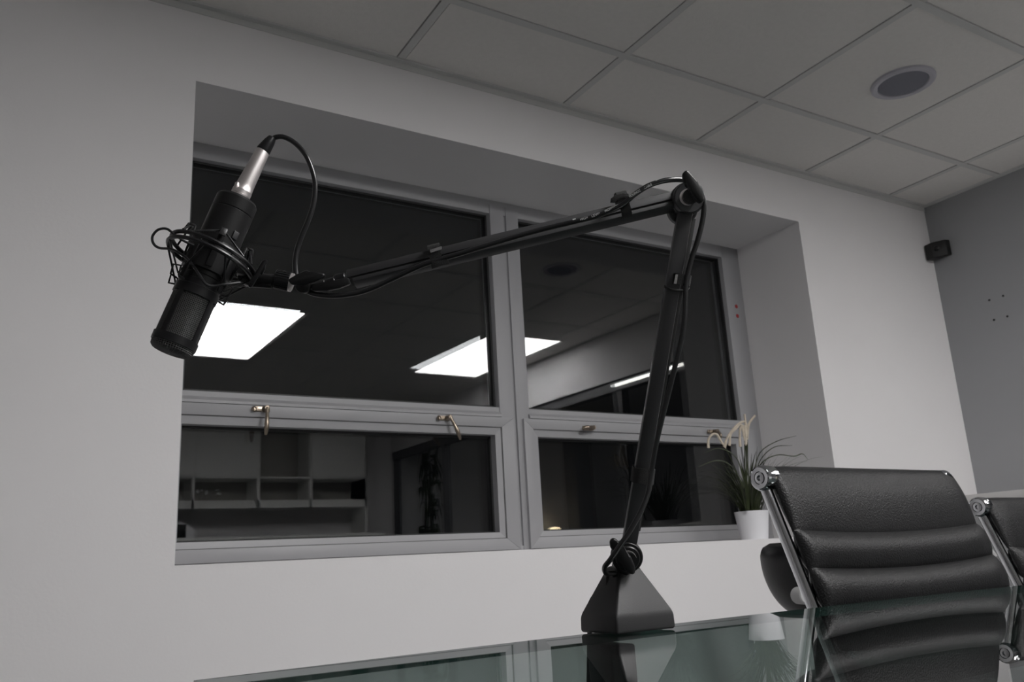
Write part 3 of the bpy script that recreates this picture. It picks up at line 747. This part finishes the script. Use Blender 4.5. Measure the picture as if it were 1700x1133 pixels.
b = MB(); b.obox(P(396, 446, .938), P(412, 452, .940), .016, .014, MA, .002); b.obox(P(400, 462, .940), P(415, 470, .944), .012, .010, MA, .002); b.build('hoop_block', 'black_plastic', sm)
posts = []
def mpa(h, r, a):  # a measured from screen right, positive towards the viewer
    fw = -( _f - MA*_f.dot(MA)).normalized(); return mb0+MA*(h*ML)+(SD*math.cos(a)+fw*math.sin(a))*r
for k, a in enumerate((math.radians(70), math.radians(160), math.radians(250), math.radians(340))):
    b = MB()
    b.obox(mpa(.52, MR+.004, a), mpa(.745, MR+.006, a), .007, .0022, SD*math.cos(a)+(-_f)*math.sin(a), .0006)
    p0 = mpa(.745, MR+.006, a); q0 = mpa(.745, MR+.013, a); b.obox(p0, q0, .007, .0022, MA, .0005); b.obox(q0, mpa(.70, MR+.015, a), .007, .002, SD*math.cos(a)+(-_f)*math.sin(a), .0004)
    b.build('upper_hook', 'black_plastic', sm)
    a2 = a+math.radians(45)
    b = MB(); b.obox(mpa(.66, MR+.004, a2), mpa(.40, MR+.006, a2), .006, .0022, SD*math.cos(a2)+(-_f)*math.sin(a2), .0006)
    u1 = mpa(.40, MR+.006, a2); u2 = mpa(.40, MR+.015, a2); u3 = mpa(.455, MR+.017, a2)
    tg = MA.cross(u2-u1).normalized()*.0055
    b.tube([u1+tg, u2+tg, u3+tg, u3-tg, u2-tg, u1-tg], .0011, 6, smooth=0); b.build('lower_hook', 'black_plastic', sm)
    posts.append((mpa(.74, MR+.010, a), mpa(.42, MR+.012, a2)))
def hoop(a, h=0): 
    f1 = RA.cross(_f).normalized(); f1 = -f1 if f1.dot(_r) < 0 else f1; f2 = -( _f-RA*_f.dot(RA)).normalized()
    return rc+RA*h+(f1*math.cos(a)+f2*math.sin(a))*.0475
for k in range(4):
    a = math.radians(70+90*k); a2 = a+math.radians(45)
    b = MB(); b.tube([hoop(a-.62, .006), posts[k][0], hoop(a+.62, .006)], .0012, 6, smooth=0); b.build('elastic_cord', 'cable_rubber', sm)
    b = MB(); b.tube([hoop(a2-.55, -.005), posts[k][1], hoop(a2+.55, -.005)], .0012, 6, smooth=0); b.build('elastic_cord', 'cable_rubber', sm)
b = MB(); b.tube([P(x, y, d) for x, y, d in ((322, 408, .915), (303, 399, .91), (288, 388, .905), (276, 380, .905), (262, 382, .905), (253, 393, .905), (255, 405, .905), (265, 412, .905), (285, 414, .90), (305, 425, .90), (318, 438, .90), (330, 455, .895), (342, 472, .895), (356, 475, .90), (375, 472, .905), (398, 469, .92))], .0014, 8, smooth=5)
b.build('elastic_cord', 'cable_rubber', sm)

# ------------------------------------------------------------------ microphone
mc = thing('condenser_microphone', 'black side-address condenser microphone hanging upside down in the shock mount', 'microphone', mb0)
L_ = ML
b = MB(); b.lathe([(.0001, .430*L_), (MR-.0012, .430*L_), (MR-.0008, .47*L_), (MR, .475*L_), (MR, .905*L_), (MR-.0006, .908*L_), (MR-.0006, .912*L_), (MR, .915*L_), (MR, .985*L_), (MR-.002, L_), (.0118, L_+.0002), (.0115, L_-.001)], mb0, MA, 64, False, False)
b.build('body', 'black_plastic', mc)
b = MB(); b.lathe([(MR-.002, .345*L_), (MR+.0009, .348*L_), (MR+.0009, .40*L_), (MR, .405*L_), (MR-.0004, .44*L_), (MR-.003, .445*L_)], mb0, MA, 64, False, False); b.build('collar', 'black_satin', mc)
b = MB(); b.lathe([(.0001, .02*L_), (MR-.004, .02*L_), (MR-.0035, .36*L_), (.0001, .36*L_)], mb0, MA, 40, False, False); b.build('grille_lining', 'sensor', mc)
e2a = MA.cross(SD).normalized()
NU, NV = 54, 40
b = MB(); gv = []
for j_ in range(NV+1):
    h = .055+(.348-.055)*j_/NV; row = []
    for i_ in range(NU):
        a = 2*math.pi*(i_+(j_ % 2)*.5)/NU
        row.append(b.bm.verts.new(mb0+MA*(h*L_)+(SD*math.cos(a)+e2a*math.sin(a))*(MR-.0008)))
    gv.append(row)
for j_ in range(NV-1):
    for i_ in range(NU):
        o1 = j_ % 2; b._f([gv[j_][i_], gv[j_+1][(i_+o1) % NU], gv[j_+2][i_], gv[j_+1][(i_+o1-1) % NU]])
o = b.build('grille', 'mesh_black', mc, auto=0); wm = o.modifiers.new('w', 'WIREFRAME'); wm.thickness = .0011; wm.use_even_offset = False
b = MB(); hs = (.012, .022, .035, .046, .058)
prof = [(.001, .0), (.008, .0015), (.014, .004), (.0185, .008), (MR-.0012, .0145), (MR-.0006, .055)]
def cf(u, v):
    a = 2*math.pi*u; q = v*(len(prof)-1); i = min(int(q), len(prof)-2); f_ = q-i
    r = prof[i][0]*(1-f_)+prof[i+1][0]*f_; h = (0, .001, .003, .008, .022, .055)[i]*(1-f_)+(0, .001, .003, .008, .022, .055)[i+1]*f_
    return mb0+MA*(h*L_)+(SD*math.cos(a)+e2a*math.sin(a))*r
b.grid(cf, 52, 16, cu=True); o = b.build('grille_cap', 'mesh_black', mc, auto=0); wm = o.modifiers.new('w', 'WIREFRAME'); wm.thickness = .0011; wm.use_even_offset = False
b = MB(); b.lathe([(.0001, .004*L_), (.0150, .006*L_), (MR-.0030, .03*L_)], mb0, MA, 40, False, False); b.build('cap_lining', 'sensor', mc)
b = MB(); b.lathe([(MR-.001, .048*L_), (MR+.0009, .050*L_), (MR+.0012, .095*L_), (MR-.001, .098*L_)], mb0, MA, 64, False, False)
for a in (math.radians(110), math.radians(20), math.radians(-70), math.radians(200)):
    o_ = (SD*math.cos(a)+(-_f)*math.sin(a)); o_ = (o_-MA*o_.dot(MA)).normalized()
    b.obox(mb0+MA*.06*L_+o_*(MR-.0008), mb0+MA*.36*L_+o_*(MR-.0008), (.0068 if a > 0 else .0060), .0030, o_, .0009)
b.build('grille_ring', 'black_satin', mc)
b = MB(); p0 = mpa(.735, MR+.0005, math.radians(38)); b.obox(p0, p0+MA*.009, .0065, .003, SD*math.cos(.66)-_f*math.sin(.66), .0006); b.build('switch', 'arm_paint', mc)

# ------------------------------------------------------------------ cable with its plug
cb = thing('microphone_cable', 'black microphone cable running from the plug along both boom arms', 'cable', mt0)
b = MB(); s0 = mt0; s1 = P(436.5, 251, .972); sa = (s1-s0).normalized(); sl = (s1-s0).length
b.lathe([(.0110, -.0015), (.0112, .003), (.0100, .0035), (.0100, .006), (.0108, .0065), (.0108, .0115), (.0104, .012), (.0098, .02), (.0078, sl-.002), (.0074, sl)], s0, sa, 40)
b.build('plug_shell', 'steel', cb)['label'] = 'brushed silver plug shell'
b = MB(); b.obox(P(391, 312, .95), P(394, 303, .952), .003, .004, sa, .0006); b.build('latch', 'steel', cb)
b = MB(); tip = P(452, 229, .976); b.lathe([(.0078, 0), (.0080, .001), (.0062, (tip-s1).length*.7), (.0046, (tip-s1).length), (.003, (tip-s1).length+.001)], s1, (tip-s1), 32); b.build('strain_relief', 'black_satin', cb)
path = [(450, 233, .976), (458, 228, .976), (472, 228, .975), (490, 238, .975), (507, 257, .972), (518, 282, .970), (523, 305, .968), (521, 335, .966), (514, 360, .964), (503, 387, .963), (494, 412, .962), (490, 437, .960), (493, 462, .958), (503, 479, .955), (520, 488, .952), (545, 491.5, .949), (575, 490, .947), (610, 482, .945), (650, 464, .943), (695, 443, .940), (730, 431, .939), (765, 421, .938), (800, 410, .938), (850, 395, .938), (900, 381, .937), (950, 369, .935), (990, 359, .933), (1030, 342, .930), (1055, 322, .928), (1080, 307, .928), (1110, 299, .930), (1140, 300, .938), (1160, 312, .940), (1168, 335, .940), (1167, 362, .940), (1158, 400, .940), (1148, 430, .940), (1139, 470, .940), (1137, 520, .938), (1132, 560, .938), (1118, 620, .938), (1103, 680, .938), (1090, 735, .938), (1081, 785, .938), (1077, 815, .935), (1066, 845, .930), (1047, 880, .925), (1030, 905, .925), (1013, 930, .928), (1004, 942, .935), (1006, 952, .950), (1020, 957, .972), (1028, 975, .990), (1020, 1030, 1.000)]
CP = [P(*p) for p in path]
for _i, p in enumerate(CP[-2:]): pass
CP[-1] = V((.622, .872, TZ-.02)); CP[-2] = V((.625, .868, TZ+.03)); CP.append(V((.60, .90, .40)))
CP.append(V((.55, .93, .006)))
b = MB(); b.tube(CP, .0029, 14, smooth=8); b.build('cord', 'cable_rubber', cb)
def word(txt, px1, py1, px2, py2, d, off):
    "small printed word laid along the cord"
    cu = bpy.data.curves.new('t', 'FONT'); cu.body = txt; cu.size = 1; to = bpy.data.objects.new('t', cu); col.objects.link(to)
    bpy.context.view_layer.update(); dg = bpy.context.evaluated_depsgraph_get()
    me = bpy.data.meshes.new_from_object(to.evaluated_get(dg)); bpy.data.objects.remove(to)
    xs_ = [v.co.x for v in me.vertices]; x0, x1 = min(xs_), max(xs_); hh = max(v.co.y for v in me.vertices)-min(v.co.y for v in me.vertices)
    a = P(px1, py1, d); c = P(px2, py2, d); u = c-a; n = -_f; vv = n.cross(u).normalized()
    H = .0026 if len(txt) > 1 else .0012
    for v in me.vertices:
        p = a+u*((v.co.x-x0)/(x1-x0))+vv*(v.co.y/max(hh, .05)*H)
        v.co = p
    me.materials.append(M['print_white']); ob = bpy.data.objects.new('printed_word', me); col.objects.link(ob); ob.parent = cb
    ob.matrix_parent_inverse = PW(cb).inverted(); so = ob.modifiers.new('s', 'SOLIDIFY'); so.thickness = .0001
for tx, x1, y1, x2, y2, d in (('-', 952, 369, 957, 367.5, .9315), ('HIGH', 964, 366.5, 976, 363, .931), ('LEVEL', 983, 361, 998, 355.5, .930), ('PROFESSION', 1005, 352.5, 1027, 342.5, .9285), ('MICROPHONE', 1046, 328.5, 1064, 317.5, .925), ('CABLE', 1070, 314.5, 1083, 307.5, .925), ('-', 1090, 303.5, 1096, 301, .9255)):
    word(tx, x1, y1, x2, y2, d, 0)

# ------------------------------------------------------------------ hook-and-loop cable straps
def strap(cx, cy, ax_px, w_px, ht, dp, d, label, sheen=None, tail=None):
    "a band round arm and cord; ax_px: image direction of the arm; ht: band height across in px; dp: depth extent in m"
    t = thing('cable_strap', label, 'cable strap', P(cx, cy, d), 0, 'hook-and-loop straps on the boom arms')
    L = math.hypot(*ax_px); ux, uy = ax_px[0]/L, ax_px[1]/L; vx, vy = -uy, ux
    A = (P(cx+ux, cy+uy, d)-P(cx, cy, d)).normalized(); B = (P(cx+vx, cy+vy, d)-P(cx, cy, d)).normalized(); s = d/FPX
    o_ = P(cx, cy, d); ww = w_px*s; hh = ht*s; n = 36
    def sup(k, ex):
        a = 2*math.pi*k/n; c, s_ = math.cos(a), math.sin(a); m_ = 4
        r = 1/((abs(c)**m_+abs(s_)**m_)**(1/m_)); return B*(c*r*(hh/2+ex)) + _f*(s_*r*(dp/2+ex))
    b = MB(); rows = []
    for (ex, w0) in ((0, -ww/2), (.0012, -ww/2), (.0012, ww/2), (0, ww/2)):
        rows.append([b.bm.verts.new(o_+A*w0+sup(k, ex)) for k in range(n)])
    for i in range(4):
        a, c = rows[i], rows[(i+1) % 4]
        for k in range(n): b._f([a[k], a[(k+1) % n], c[(k+1) % n], c[k]])
    b.build('band', 'strap', t)
    if sheen:
        b = MB(); q = [P(x, y, d-dp/2-.0016) for x, y in sheen]; b.plate(q, -_f*.0006, 0); b.build('sheen_patch', 'strap_sheen', t)['label'] = 'pale patch painted as sheen'  # sheen on the band, painted as a thin paler plate
    if tail:
        b = MB(); b.plate([P(x, y, d-dp/2-.0014) for x, y in tail], -_f*.0012, .0003); b.build('tail', 'strap', t)
    return t
strap(724, 424, (1, -.24), 20, 33, .022, .950, 'strap on the upper boom arm, nearest the microphone, with a pale patch painted as sheen',
      [(714, 415), (733, 409), (733.5, 414), (715, 420)], [(716, 431), (742, 428), (747, 439), (735, 440), (717, 447)])
strap(1034, 341, (1, -.26), 17, 41, .024, .945, 'strap on the upper boom arm near the elbow', None,
      [(1013, 337), (1014, 330), (1022, 324), (1036, 321), (1043, 322), (1045, 330), (1042, 334), (1037, 327), (1025, 330), (1022, 337)])
strap(1130, 466, (.17, -1), 18, 27, .024, .952, 'strap high on the lower boom arm, with a loose ring of band', [(1121.5, 456), (1125.5, 456), (1123, 471.5), (1118.5, 471.5)], None)
t3 = bpy.data.objects[-1] if False else None
strap(1067, 789, (.13, -1), 25, 33, .024, .960, 'strap low on the lower boom arm, just above the base', None, None)
sr = [o for o in bpy.data.objects if o.name.startswith('cable_strap')][2]
b = MB(); cc = P(1124, 477, .950); b.tube([cc+_r*(.0125*math.cos(a))+(_f*.9+_u*.35).normalized()*(.0125*math.sin(a)) for a in [2*math.pi*k/24 for k in range(24)]], .0016, 8, closed=True, smooth=0)
b.build('loose_loop', 'strap', sr)
